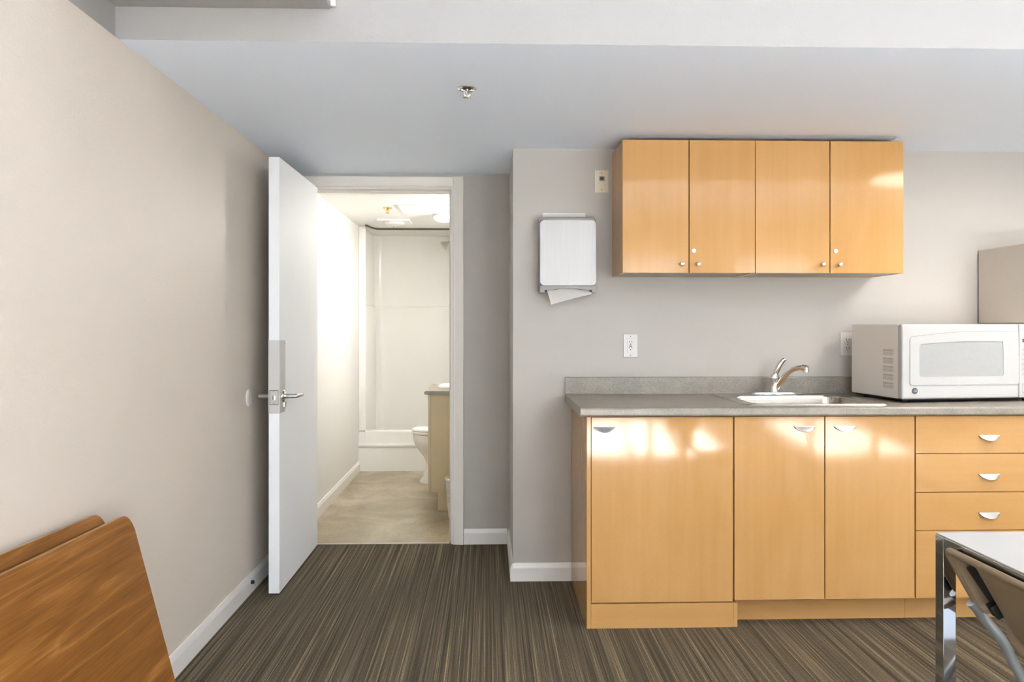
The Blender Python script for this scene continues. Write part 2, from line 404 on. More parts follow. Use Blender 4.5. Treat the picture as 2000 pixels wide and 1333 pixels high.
obj('strike_plate', BX(OR - 0.0015, OR, DY + 0.008, DY + 0.036, 0.885, 0.965, b=.0004), M['satin'], fr)
obj('threshold_strip', BX(OL + .012, OR - .012, DY + 0.005, DY + 0.03, 0, 0.003), M['satin'], fr)

# door leaf
DX0, DX1, DN = -1.0275, -0.9775, 3.690; DFAR = DY - 0.022
dr = struct_root('door_1', (DX0, DFAR, 0))
leaf = obj('door_leaf', BX(DX0, DX1, DN, DFAR, 0.009, 2.050, b=.0015), M['door'], dr)
bm = nb()
PZ0, PZ1, PY = 0.850, 1.192, 3.792
bx(bm, DX1, DX1 + .0012, DN - .0012, PY, PZ0 + 0.0, PZ1, b=.0003); bx(bm, DX0, DX1, DN - .0012, DN, PZ0, PZ1, b=.0003); bx(bm, DX0 - .0012, DX0, DN - .0012, PY, PZ0, PZ1, b=.0003)
eg = obj('edge_guard', bm, M['greyplate'], dr, label='grey metal guard wrapped around the lock edge')
for z in (PZ0 + .02, PZ1 - .015):
    obj('screw', lathe(nb(), [(0.004, 0), (0.004, .001), (.002, .0018)], (DX1 + .0012, PY - .012, z), 'x', 10), M['greytrim'], eg)
bm = nb(); bx(bm, DX0 + .006, DX1 - .006, DN - .0032, DN - .0012, 0.893, 0.957, b=.0007)
obj('latch_mortise', BX(DX0 + .0045, DX1 - .0045, DN - .0016, DN - .0010, 0.8905, 0.9595), M['dark'], dr)
lp = obj('latch_plate', bm, M['satin'], dr)
obj('latch_bolt', prism(nb(), [(-1.010, DN - .003), (-0.996, DN - .003), (-0.996, DN - .012), (-1.000, DN - .014)], .914, .934, 'z', b=.0008), M['satin'], lp)
for z in (.898, .952): obj('screw', lathe(nb(), [(0.003, 0), (0.003, -.0008)], (-1.0025, DN - .0032, z), 'y', 10), M['greytrim'], lp)
LY, LZ = 3.756, 0.926
for side, x in ((1, DX1 + .0012), (-1, DX0 - .0012)):
    h = obj('lever_handle', tube(nb(), [(x, LY, LZ), (x + side * .048, LY, LZ), (x + side * .058, LY + .006, LZ), (x + side * .062, LY + .02, LZ), (x + side * .062, LY + .115, LZ - .002)], [.0105, .0105, .0105, .010, .008], 16), M['satin'], dr)
    obj('rose', lathe(nb(), [(0.030, 0), (0.030, side * .004), (.026, side * .008), (.014, side * .010), (.013, side * .016)], (x, LY, LZ), 'x', 28), M['chrome'], h)
    obj('lock_housing', BX(min(x, x + side * .012), max(x, x + side * .012), LY - .022, LY + .012, LZ - .052, LZ - .026, b=.003), M['satin'], h)
for z in (0.25, 1.05, 1.82):
    obj('hinge', cyl(nb(), (DX0 - .003, DFAR + .008, z - .05), (DX0 - .003, DFAR + .008, z + .05), .006, n=12), M['satin'], dr)

# ------------------------------------------------------------------ base cabinets
FY = 3.245; G = 0.0022
def cup_pull(cx, z, parent, w=0.088):
    bm = nb(); n = 18; L = []
    for i in range(n + 1):
        s = -1 + 2 * i / n; x = cx + s * w / 2; q = max(0.0, 1 - s * s)
        d = 0.004 + 0.018 * q; h = 0.003 + 0.017 * q
        L.append([bm.verts.new(p) for p in ((x, FY, z + .0025), (x, FY - .004, z + .0025), (x, FY - .005, z - .0005), (x, FY - .0055 - d * .35, z - h * .45), (x, FY - d, z - h), (x, FY - d + .0025, z - h - .001), (x, FY - .003 - d * .28, z - h * .5), (x, FY - .002, z - .003), (x, FY, z - .003))])
    for a, b in zip(L, L[1:]):
        m_ = len(a)
        for k in range(m_): bm.faces.new((a[k], a[(k + 1) % m_], b[(k + 1) % m_], b[k]))
    bm.faces.new(L[0]); bm.faces.new(L[-1][::-1])
    return obj('cup_pull', bm, M['satin'], parent, angle=50)
def front(name, x0, x1, z0, z1, parent, mat='maple', th=0.018, y=FY):
    return obj(name, BX(x0 + G, x1 - G, y, y + th, z0 + G * .6, z1 - G * .6, b=.0012), M[mat], parent)
def carcass(bm, x0, x1, z0, z1, y0=FY + .0185, y1=KY - .002, t=.016):
    bx(bm, x0, x0 + t, y0, y1, z0, z1); bx(bm, x1 - t, x1, y0, y1, z0, z1); bx(bm, x0 + t, x1 - t, y1 - .006, y1, z0, z1)
    bx(bm, x0 + t, x1 - t, y0, y1 - .006, z0, z0 + t); bx(bm, x0 + t, x1 - t, y0, y1 - .006, z1 - .012, z1)
KZ = 0.881
a1 = thing('base_cabinet', 'leftmost maple base cabinet with one wide door and a plinth flush to the carpet', 'cabinet', (0.715, 3.5, 0))
bm = nb(); carcass(bm, 0.4245, 1.022, 0.10, KZ); obj('body', bm, M['maple'], a1)
obj('side_panel', BX(0.407, 0.4240, FY, KY - .016, 0, KZ, b=.001), M['maple'], a1)
d = front('door', 0.4245, 1.022, 0.106, KZ, a1); cup_pull(0.480, 0.838, d)
obj('plinth_panel', BX(0.4245, 1.0215, FY, FY + .018, 0.0, 0.102, b=.001), M['maple_h'], a1)
obj('end_panel', BX(1.0225, 1.040, FY + .002, KY - .03, 0.0, 0.100, b=.0008), M['maple'], a1)
a2 = thing('base_cabinet', 'maple base cabinet under the sink with two doors and a recessed kick', 'cabinet', (1.41, 3.5, 0))
bm = nb(); carcass(bm, 1.0245, 1.7935, 0.112, KZ)
obj('body', bm, M['maple'], a2)
d = front('door', 1.0245, 1.409, 0.112, KZ, a2); cup_pull(1.322, 0.838, d)
d = front('door', 1.409, 1.7935, 0.112, KZ, a2); cup_pull(1.492, 0.838, d)
obj('kick_board', BX(1.042, 1.793, FY + .083, FY + .098, 0, .111), M['maple_h'], a2)
a3 = thing('base_cabinet', 'maple drawer cabinet at the right below the microwave with four stacked drawers', 'cabinet', (2.1, 3.5, 0))
bm = nb(); carcass(bm, 1.7955, 2.425, 0.112, KZ); obj('body', bm, M['maple'], a3)
zs = [KZ, .7215, .5585, .397, .112]
for i in range(4):
    d = front('drawer_front', 1.7955, 2.425, zs[i + 1], zs[i], a3, 'maple_h')
    cup_pull(2.110, (.797, .633, .470, .31)[i], d)
obj('kick_board', BX(1.7945, 2.425, FY + .083, FY + .098, 0, .111), M['maple_h'], a3)

# ------------------------------------------------------------------ worktop, sink, tap
CZ = 0.922
ct = thing('worktop', 'speckled grey laminate worktop with a low upstand along the wall', 'worktop', (1.4, 3.5, 0.885))
SX0, SX1, SY0, SY1 = 1.085, 1.715, 3.285, 3.815      # sink rim
cx0, cx1, cy0, cy1 = SX0 + .03, SX1 - .03, SY0 + .03, SY1 - .03
CL, CR, CF, CB = 0.378, 2.54, 3.216, 3.852
nose = [(CF + .010, CZ), (CF + .004, CZ - .003), (CF, CZ - .010), (CF, CZ - .028), (CF + .004, CZ - .035), (CF + .010, CZ - .038)]
bm = nb()
prism(bm, nose + [(cy0, CZ - .038), (cy0, CZ)], CL, CR, 'x')
bx(bm, CL, cx0, cy0, CB, CZ - .038, CZ); bx(bm, cx1, CR, cy0, CB, CZ - .038, CZ); bx(bm, cx0, cx1, cy1, CB, CZ - .038, CZ)
obj('slab', bm, M['counter'], ct)
bm = nb()
prism(bm, [(CB - .004, CZ - .0), (CB - .001, CZ + .004), (CB, CZ + .010), (CB, CZ + .078), (CB + .002, CZ + .083), (CB + .006, CZ + .085), (KY - .0005, CZ + .085), (KY - .0005, CZ - .038), (CB, CZ - .038)], CL, CR, 'x')
obj('upstand', bm, M['counter'], ct)

sk = thing('sink', 'stainless steel drop-in sink set into the worktop', 'sink', (1.4, 3.55, CZ - .15))
def rr3(x0, x1, y0, y1, r, z): return [(p[0], p[1], z) for p in rrect(x0, x1, y0, y1, r, 6)]
loops = [rr3(SX0, SX1, SY0, SY1, .03, CZ + .0003), rr3(SX0 + .003, SX1 - .003, SY0 + .003, SY1 - .003, .03, CZ + .0055), rr3(SX0 + .012, SX1 - .012, SY0 + .012, SY1 - .012, .03, CZ + .0065),
         rr3(SX0 + .018, SX1 - .018, SY0 + .018, SY1 - .018, .03, CZ + .0045),
         rr3(SX0 + .055, SX1 - .055, SY0 + .030, SY1 - .105, .06, CZ + .0042), rr3(SX0 + .062, SX1 - .062, SY0 + .037, SY1 - .112, .06, CZ - .006),
         rr3(SX0 + .072, SX1 - .072, SY0 + .047, SY1 - .122, .06, CZ - .135), rr3(SX0 + .10, SX1 - .10, SY0 + .075, SY1 - .15, .05, CZ - .155)]
bm = nb(); L = [[bm.verts.new(p) for p in q] for q in loops]
for a, b in zip(L, L[1:]):
    for i in range(len(a)):
        j = (i + 1) % len(a); bm.faces.new((a[i], a[j], b[j], b[i]))
bm.faces.new(L[-1])
obj('basin', bm, M['sinksteel'], sk, angle=50)
obj('drain', lathe(nb(), [(.045, 0), (.042, .003), (.030, .001), (.028, -.004)], (1.4, 3.50, CZ - .1545)), M['chrome'], sk)

fc = thing('tap', 'chrome single-lever kitchen tap standing behind the sink bowl', 'tap', (1.398, 3.762, CZ + .0068))
TY = 3.762; TZ = CZ + .0068
bm = nb(); lathe(bm, [(.128, 0), (.128, .004), (.122, .009), (.10, .012), (.02, .0125)], (1.400, TY, TZ), 'z', 40, 1.0, .24); obj('deck_plate', bm, M['chrome'], fc)
bm = nb(); lathe(bm, [(.024, .010), (.022, .022), (.0205, .045), (.022, .070), (.023, .078), (.018, .084)], (1.385, TY, TZ), 'z', 28); obj('valve_body', bm, M['chrome'], fc)
bm = nb(); tube(bm, [(1.392, TY - .004, TZ + .022), (1.400, TY - .02, TZ + .045), (1.412, TY - .04, TZ + .078), (1.426, TY - .06, TZ + .105), (1.444, TY - .085, TZ + .126), (1.464, TY - .11, TZ + .135), (1.478, TY - .125, TZ + .135)], [.0125, .0125, .0125, .0125, .0125, .0125, .012], 16)
sp = obj('spout', bm, M['chrome'], fc)
bm = nb(); tube(bm, [(1.474, TY - .121, TZ + .136), (1.490, TY - .137, TZ + .132)], [.0155, .0155], 18); tube(bm, [(1.486, TY - .134, TZ + .136), (1.486, TY - .136, TZ + .114)], [.013, .0125], 16)
obj('spray_head', bm, M['chrome'], sp)
bm = nb(); lathe(bm, [(.0235, 0), (.0235, .010), (.019, .020), (.008, .026)], (1.384, TY, TZ + .078), 'z', 28)
tube(bm, [(1.384, TY, TZ + .09), (1.394, TY - .006, TZ + .112), (1.406, TY - .012, TZ + .142), (1.420, TY - .018, TZ + .165), (1.430, TY - .022, TZ + .172)], [.010, .0135, .013, .0115, .008], 14)
obj('lever', bm, M['chrome'], fc)

# ------------------------------------------------------------------ wall cabinets
UY, UZ0, UZ1 = 3.565, 1.502, 2.114
def knob(x, z, parent):
    obj('knob', lathe(nb(), [(.0055, 0), (.0045, -.006), (.0045, -.010), (.009, -.014), (.0100, -.018), (.0085, -.0225), (.004, -.025)], (x, UY, z), 'y', 18), M['chrome'], parent)
def lock(x, z, parent):
    o = obj('cam_lock', lathe(nb(), [(.0105, 0), (.0105, -.002), (.0095, -.0035), (.006, -.004)], (x, UY, z), 'y', 20), M['satin'], parent)
def upper(label, x0, xm, x1, loc, knobs, lk, left_panel):
    t = thing('wall_cabinet', label, 'cabinet', loc)
    bm = nb(); y0, y1, s = UY + .0185, KY - .001, .016
    bx(bm, x0, x0 + s, y0, y1, UZ0, UZ1); bx(bm, x1 - s, x1, y0, y1, UZ0, UZ1); bx(bm, x0 + s, x1 - s, y1 - .006, y1, UZ0, UZ1)
    bx(bm, x0 + s, x1 - s, y0, y1 - .006, UZ1 - s, UZ1)
    obj('body', bm, M['maple'], t)
    obj('bottom_panel', BX(x0 + s, x1 - s, y0, y1 - .006, UZ0 + .002, UZ0 + s), M['paint'], t, label='pale underside panel')
    da = front('door', x0 - .0022, xm, UZ0, UZ1, t, 'maple', .018, UY); db = front('door', xm, x1 + .0012, UZ0, UZ1, t, 'maple', .018, UY)
    knob(knobs[0], 1.5425, da); knob(knobs[1], 1.5425, db); lock(lk, 1.605, db)
    return t
upper('left two-door maple wall cabinet, nearer the paper towel dispenser', .612, .918, 1.2245, (.918, 3.72, UZ0), (.883, .958), .939, True)
upper('right two-door maple wall cabinet above the sink and microwave', 1.2265, 1.572, 1.917, (1.572, 3.72, UZ0), (1.536, 1.615), 1.598, False)

# ------------------------------------------------------------------ paper towel dispenser
pd = thing('paper_towel_dispenser', 'brushed steel paper towel dispenser hanging on the wall left of the maple wall cabinets', 'dispenser', (.385, KY, 1.42))
bm = nb(); prism(bm, rrect(.247, .517, 1.455, 1.770, .016), 3.765, 3.86, 'y', b=.003, seg=3); obj('front_cover', bm, M['dispsteel'], pd)
bm = nb(); prism(bm, rrect(.243, .521, 1.418, 1.790, .016), 3.800, KY - .0005, 'y', b=.002); 
prism(bm, [(.250, 1.770), (.514, 1.770), (.505, 1.784), (.260, 1.784)], 3.775, 3.81, 'y', b=.003)
obj('back_case', bm, M['greytrim'], pd)
bm = nb(); prism(bm, [(.249, 1.4545), (.515, 1.4545), (.518, 1.446), (.518, 1.420), (.497, 1.420), (.490, 1.432), (.435, 1.437), (.42, 1.444), (.345, 1.444), (.33, 1.437), (.277, 1.430), (.270, 1.420), (.246, 1.420), (.246, 1.446)], 3.768, 3.800, 'y', b=.002)
obj('mouth_trim', bm, M['greytrim'], pd)
for x in (.275, .492): obj('slot', BX(x - .006, x + .006, 3.7665, 3.7695, 1.424, 1.434), M['dark'], pd)
pt = [(.279, 1.440), (.345, 1.447), (.422, 1.448), (.497, 1.436), (.497, 1.420), (.43, 1.405), (.36, 1.386), (.300, 1.367)]
bm = nb(); top = [bm.verts.new(p) for p in [(.279, 3.785, 1.438), (.345, 3.787, 1.444), (.422, 3.787, 1.444), (.496, 3.785, 1.436)]]
low = [bm.verts.new(p) for p in [(.290, 3.768, 1.400), (.350, 3.774, 1.414), (.425, 3.772, 1.424), (.498, 3.776, 1.424)]]
lo2 = [bm.verts.new(p) for p in [(.300, 3.764, 1.362), (.362, 3.768, 1.380), (.430, 3.766, 1.398), (.4985, 3.774, 1.414)]]
for a, b in ((top, low), (low, lo2)):
    for i in range(3): bm.faces.new((a[i], a[i + 1], b[i + 1], b[i]))
bmesh.ops.solidify(bm, geom=bm.faces[:], thickness=.0012)
tw = obj('paper_towel', bm, M['paper']); tag(tw, 'white folded paper towel hanging out of the steel dispenser', 'paper towel')
pp = obj('paint_patch', BX(.267, .478, KY - .0008, KY, 1.795, 1.820), M['paint_old'], bpy.data.objects['wall_kitchen'], label='paler strip of older paint')

# ------------------------------------------------------------------ plates on the kitchen wall
def plate_box(x0, x1, z0, z1, mat, t, th=.006): obj('plate', BX(x0, x1, KY - th, KY, z0, z1, b=.002), M[mat], t)
def screw(x, z, t): obj('screw', lathe(nb(), [(.003, 0), (.003, -.0006), (.0015, -.001)], (x, KY - .006, z), 'y', 10), M['greytrim'], t)
t = thing('wall_jack', 'small ivory wall plate with a dark jack, beside the left wall cabinet', 'wall plate', (.559, KY, 1.975))
plate_box(.524, .593, 1.920, 2.031, 'ivory', t); screw(.559, 2.018, t); screw(.559, 1.934, t)
j = obj('jack', ring_prism(nb(), [(.547, 1.978), (.573, 1.978), (.573, 2.001), (.547, 2.001)], [(.5515, 1.9835), (.5685, 1.9835), (.5685, 1.9965), (.5515, 1.9965)], KY - .008, KY - .006), M['greytrim'], t)
obj('jack_socket', BX(.5515, .5685, KY - .0066, KY - .006, 1.9835, 1.9965), M['dark'], t)
t = thing('outlet', 'white wall outlet with test buttons, below the left wall cabinet', 'outlet', (.7025, KY, 1.16))
plate_box(.667, .738, 1.105, 1.218, 'white_gloss', t); screw(.7025, 1.208, t); screw(.7025, 1.115, t)
obj('receptacle', BX(.686, .719, KY - .008, KY - .006, 1.128, 1.196, b=.0015), M['white_gloss'], t)
bm = nb()
def slots(bm, cx, cz, y):
    bx(bm, cx - .0075, cx - .0050, y - .0006, y, cz - .004, cz + .004); bx(bm, cx + .0050, cx + .0075, y - .0006, y, cz - .004, cz + .004)
    lathe(bm, [(.0028, 0), (.0028, -.0006)], (cx, y, cz - .011), 'y', 10)
slots(bm, .7025, 1.181, KY - .008); slots(bm, .7025, 1.153 - .0, KY - .008)
obj('slots', bm, M['dark'], t)
obj('reset_button', BX(.695, .710, KY - .0095, KY - .008, 1.1625, 1.1665, b=.0006), M['greytrim'], t)
obj('test_button', BX(.697, .708, KY - .0095, KY - .008, 1.157, 1.1610, b=.0006), M['black'], t)
t = thing('outlet', 'white duplex wall outlet half hidden behind the microwave', 'outlet', (1.793, KY, 1.168))
plate_box(1.757, 1.829, 1.111, 1.227, 'white_gloss', t); screw(1.793, 1.168, t)
for cz in (1.189, 1.147):
    r = obj('receptacle', prism(nb(), rrect(1.777, 1.809, cz - .015, cz + .015, .010, 4), KY - .008, KY - .006, 'y', b=.0008), M['white_gloss'], t)
    bm = nb(); slots(bm, 1.793, cz + .003, KY - .008); obj('slots', bm, M['dark'], r)

# ------------------------------------------------------------------ microwave (local axes, turned a little)
MR = math.radians(6.4)
mw = thing('microwave', 'white countertop microwave oven standing at the right end of the worktop', 'microwave', (1.805, 3.37, CZ), MR)
MWW, MD, Z0, Z1 = 0.70, 0.395, 0.016, 0.346
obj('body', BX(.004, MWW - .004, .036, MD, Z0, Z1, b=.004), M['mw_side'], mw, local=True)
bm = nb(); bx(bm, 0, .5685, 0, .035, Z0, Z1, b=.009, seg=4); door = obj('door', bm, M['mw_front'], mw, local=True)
def arch(x0, x1, z0, zl, zp, zr, r, n=22):
    out = [(x0 + r, z0)] + [(x1 - r, z0)]
    def c(cx, cz, a0): return [(cx + r * math.cos(a0 + PI / 2 * k / 5), cz + r * math.sin(a0 + PI / 2 * k / 5)) for k in range(1, 6)]
    out += c(x1 - r, z0 + r, -PI / 2)
    for k in range(n + 1):
        s = k / n; x = (x1 - r * .3) + (x0 + r * .6 - x1 + r * .3) * s; u = 1 - s
        q = 1 - (2 * (u - .58) / 1.16) ** 2
        z = (zl + (zr - zl) * u) + (zp - (zl + (zr - zl) * .58)) * max(0, q); out.append((x, z))
    out += [(x0, zl - r)]; out += [(x0, z0 + r)]; out += c(x0 + r, z0 + r, PI)[:-1]
    return out
wz = CZ
o_ = arch(.036, .566, 1.000 - wz, 1.212 - wz, 1.236 - wz, 1.226 - wz, .012)
o_[0:2] = [(.048, 1.000 - wz), (.554, 1.000 - wz)]
i_ = arch(.080, .490, 1.036 - wz, 1.180 - wz, 1.192 - wz, 1.188 - wz, .012)
obj('door_panel', ring_prism(nb(), o_, i_, -.0035, 0.001), M['mw_front'], door, local=True, angle=25)
obj('window', prism(nb(), i_, -.0008, 0.0005), M['mw_window'], door, local=True)
pts = [p for p in o_ if p[1] > 1.206 - wz]
bm = nb(); L = [[bm.verts.new((x, y, z + dz)) for y, dz in ((-.0042, .0012), (-.0042, -.0012), (0, -.0012), (0, .0012))] for x, z in pts]
for a, b in zip(L, L[1:]):
    for k in range(4): bm.faces.new((a[k], a[(k + 1) % 4], b[(k + 1) % 4], b[k]))
bm.faces.new(L[0]); bm.faces.new(L[-1][::-1])
obj('shade_line', bm, M['mw_window'], door, local=True)  # grey strip standing in for the shadow along the arched panel edge
bd = obj('badge', lathe(nb(), [(.0135, 0), (.0135, -.002), (.012, -.0032), (.0105, -.0026)], (.060, 0, .975 - wz), 'y', 28), M['badge'], door, local=True, label='small round grey maker badge')
def text_mesh(txt, size, mat, parent, loc, rot, ext=.0004, name='lettering'):
    cu = bpy.data.curves.new(name, 'FONT'); cu.body = txt; cu.size = size; cu.extrude = ext; cu.align_x = 'CENTER'; cu.align_y = 'CENTER'; cu.shear = 0.3
    to = bpy.data.objects.new(name, cu); C.objects.link(to)
    bpy.context.view_layer.update()
    me = bpy.data.meshes.new_from_object(to.evaluated_get(bpy.context.evaluated_depsgraph_get()))
    bpy.data.objects.remove(to); me.transform(Matrix.Translation(loc) @ Matrix.Rotation(PI / 2, 4, 'X'))
    me.materials.clear(); me.materials.append(mat)
    o = bpy.data.objects.new(name, me); C.objects.link(o); o.parent = parent; return o
text_mesh('GE', .013, M['mw_front'], bd, (.060, -.0029, .975 - wz), None)
bm = nb(); bx(bm, .5705, MWW, .0, .035, Z0, Z1, b=.006, seg=3); cp = obj('control_panel', bm, M['mw_front'], mw, local=True)
obj('display', BX(.585, .68, -.001, .001, 1.187 - wz, 1.203 - wz), M['amber'], cp, local=True)
for r in range(6):
    for c_ in range(3):
        x = .582 + c_ * .036; z = 1.155 - wz - r * .022
        obj('button', prism(nb(), rrect(x, x + .03, z - .007, z + .007, .004, 3), -.0012, .001), M['mw_front'], cp, local=True)
        bm = nb(); bx(bm, x + .006, x + .024, -.0016, -.0010, z - .0015, z + .0015); obj('button_mark', bm, M['greymark'], cp, local=True)
obj('open_button', prism(nb(), rrect(.585, .688, .962 - wz, 1.004 - wz, .006, 4), -.003, .001, b=.001), M['mw_front'], cp, local=True)
bm = nb()
for r in range(5):
    for c_ in range(9): bx(bm, .0035, .0045, .068 + c_ * .0085, .0735 + c_ * .0085, 1.146 - wz - r * .037, 1.150 - wz - r * .037 + .004)
    for c_ in range(9): bx(bm, .0035, .0045, .068 + c_ * .0085, .0715 + c_ * .0085, 1.128 - wz - r * .037, 1.144 - wz - r * .037)
obj('vent_slots', bm, plain('vent_shadow_grey', (.46, .42, .36), .6), mw, local=True, kind='stuff')
obj('base_plate', BX(.02, MWW - .02, .03, MD - .01, .008, Z0 + .001), M['black'], mw, local=True)
for x in (.05, MWW - .05):
    for y in (.06, MD - .05): obj('foot', lathe(nb(), [(.014, 0), (.015, .012)], (x, y, 0), 'z', 14), M['black'], mw, local=True)

# box cabinet on the wall behind the microwave
t = thing('wall_box', 'grey-beige metal box on the wall at the right edge behind the microwave', 'box', (2.70, KY, 1.275))
obj('body', BX(2.455, 3.0, 3.50, KY - .012, 1.274, 1.639, b=.003), M['wallbox'], t)
obj('door', BX(2.457, 2.998, 3.480, 3.498, 1.276, 1.637, b=.003), M['wallbox'], t)
obj('mounting_rail', BX(2.52, 2.95, KY - .012, KY, 1.30, 1.61), M['wallbox'], t)

# ------------------------------------------------------------------ ceiling sprinkler, lamps, duct
def sprinkler(label, x, y, z, mat, r, deep, drop):
    t = thing('sprinkler', label, 'sprinkler', (x, y, z))
    obj('escutcheon', lathe(nb(), [(r * .62, -.0005), (r * .66, -.006), (r * .8, -.008), (r, -.004), (r, 0), (r * .9, -.0005)], (x, y, z), 'z', 32, closed=True), M[mat], t)
    obj('recess', lathe(nb(), [(r * .63, -.0007), (r * .63, -.0012)], (x, y, z), 'z', 28), M['dark'], t)
    bm = nb(); lathe(bm, [(r * .22, 0), (r * .22, -drop * .35), (r * .30, -drop * .36), (r * .30, -drop * .46), (r * .15, -drop * .5)], (x, y, z), 'z', 18); obj('nozzle', bm, M[mat], t)
    bm = nb()
    for s in (-1, 1): tube(bm, [(x + s * r * .30, y, z - drop * .42), (x + s * r * .36, y, z - drop * .6), (x + s * r * .22, y, z - drop * .78), (x, y, z - drop * .88)], r * .06, 8)
    cyl(bm, (x, y, z - drop * .45), (x, y, z - drop * .85), r * .05, n=8)
    obj('frame_arms', bm, M[mat], t)
    bm = nb(); lathe(bm, [(r * .16, -drop * .86), (r * .16, -drop * .93), (r * .12, -drop * .95)], (x, y, z), 'z', 16)
    for k in range(12):
        a = 2 * PI * k / 12; c_, s_ = math.cos(a), math.sin(a)
        tube(bm, [(x + c_ * r * .12, y + s_ * r * .12, z - drop * .93), (x + c_ * r * .42, y + s_ * r * .42, z - drop * .99)], r * .055, 6)
    obj('deflector', bm, M[mat], t)
sprinkler('chrome ceiling sprinkler in the grey soffit above the open doorway', -.080, 2.893, SZ, 'chrome', .0355, 1, .036)
sprinkler('brass sprinkler on the bathroom ceiling', -.740, 5.754, 2.125, 'brass', .034, 1, .040)

t = thing('ceiling_lamp', 'round flush lamp under the low soffit at the right', 'lamp', (2.45, 2.80, SZ))
obj('rim', lathe(nb(), [(.30, 0), (.315, -.01), (.315, -.035), (.29, -.04), (.285, -.02), (.285, 0)], (2.45, 2.80, SZ), 'z', 40, closed=True), M['trim'], t)
obj('diffuser', lathe(nb(), [(.284, -.025), (.25, -.038), (.15, -.046), (.02, -.049)], (2.45, 2.80, SZ), 'z', 40), M['lamp'], t)
for x, y, nm in ((3.1, .9, 'long ceiling lamp over the right part of the room'), (0.0, -2.2, 'long ceiling lamp added behind the camera for fill')):
    t = thing('ceiling_lamp', nm, 'lamp', (x, y, 2.95))
    obj('housing', BX(x - .64, x + .64, y - .19, y + .19, 2.86, 2.95, b=.01), M['trim'], t); obj('diffuser', BX(x - .60, x + .60, y - .15, y + .15, 2.80, 2.86, b=.02, seg=3), M['lamp'], t)

t = thing('boxed_duct', 'pale boxed-in duct along the bulkhead at the upper left', 'duct', (-.8, 2.3, 2.24))
obj('body', BX(LW - .012, -.487, 2.06, 2.4345, 2.238, 2.50, b=.003), M['bulkhead'], t)
obj('end_panel', BX(-.4868, -.4855, 2.08, 2.410, 2.250, 2.49, b=.0005), M['casing'], t, label='beige end panel')
obj('end_bracket', BX(-.4868, -.470, 2.413, 2.4345, 2.242, 2.49, b=.005, seg=3), M['trim'], t)

# ------------------------------------------------------------------ left wall bits
t = obj('door_bumper', lathe(nb(), [(.041, 0), (.041, .003), (.037, .006), (.020, .0075)], (LW, 3.725, .922), 'x', 32), M['casing']); tag(t, 'round beige bumper plate on the left wall level with the door lever', 'bumper')
t = obj('baseboard_bumper', lathe(nb(), [(.009, 0), (.009, .010), (.006, .014)], (LW + .014, 3.725, .052), 'x', 16), M['black']); tag(t, 'tiny black rubber bumper on the left baseboard near the door', 'bumper')

# ------------------------------------------------------------------ leaning wooden tabletops
def tabletop(label, top_far, slope, lean, length, width, thick, rad):
    # local: u = along length (from far end towards camera), v = down the width, w = thickness (towards the wall)
    t = thing('wooden_tabletop', label, 'tabletop', top_far)
    du = Vector((0, -1, slope)).normalized(); dv = Vector((math.sin(lean), 0, -math.cos(lean))); dv = (dv - du * dv.dot(du)).normalized(); dw = du.cross(dv)
    if dw.x > 0: dw = -dw
    poly = rrect(0, length, 0, width, rad, 8)
    def build(name, pl, w0, w1, mat, b):
        bm = nb(); prism(bm, pl, w0, w1, 'z', b=b, seg=3)
        o_ = Vector(top_far)
        for v in bm.verts: v.co = o_ + du * v.co.x + dv * v.co.y + dw * v.co.z
        return obj(name, bm, mat, t)
    build('board', rrect(.0012, length - .0012, .0012, width - .0012, rad - .001, 8), 0, thick, M['brown'], .002)
    bm = nb(); ring_prism(bm, poly, rrect(.0012, length - .0012, .0012, width - .0012, rad - .001, 8), .002, thick - .002, 'z')
    o_ = Vector(top_far)
    for v in bm.verts: v.co = o_ + du * v.co.x + dv * v.co.y + dw * v.co.z
    obj('edge_band', bm, M['brown_edge'], t)
    return t
lean = math.radians(15.2)
tabletop('brown wood-grain tabletop leaning in front, at the lower left', (-1.052, 2.335, .711), .018, lean, 1.52, .738, .022, .05)
tabletop('second brown tabletop, mostly hidden, between the front tabletop and the left wall', (-1.098, 2.265, .731), .030, lean, 1.52, .756, .022, .05)

# ------------------------------------------------------------------ white table with chrome legs
TX0, TX1, TY0, TY1, TZ1 = 1.120, 2.30, .98, 1.934, .742
t = thing('table', 'white-topped table with square chrome legs, cut off at the lower right corner', 'table', ((TX0 + TX1) / 2, (TY0 + TY1) / 2, 0))
obj('tabletop', BX(TX0 + .0015, TX1 - .0015, TY0 + .0015, TY1 - .0015, TZ1 - .004, TZ1, b=.001), M['desk_white'], t)
for x0, y0 in ((TX0, TY1 - .035), (TX1 - .033, TY1 - .035), (TX0, TY0), (TX1 - .033, TY0)):
    obj('leg', BX(x0, x0 + .033, y0, y0 + .035, 0, TZ1 - .0042, b=.002), M['chrome_leg'], t)
for a in ((TX0 + .034, TX1 - .034, TY1 - .033, TY1 - .002), (TX0 + .034, TX1 - .034, TY0 + .002, TY0 + .033), (TX0 + .001, TX0 + .031, TY0 + .036, TY1 - .0355), (TX1 - .031, TX1 - .001, TY0 + .036, TY1 - .0355)):
    obj('rail', BX(*a, TZ1 - .034, TZ1 - .0042, b=.002), M['chrome_leg'], t)

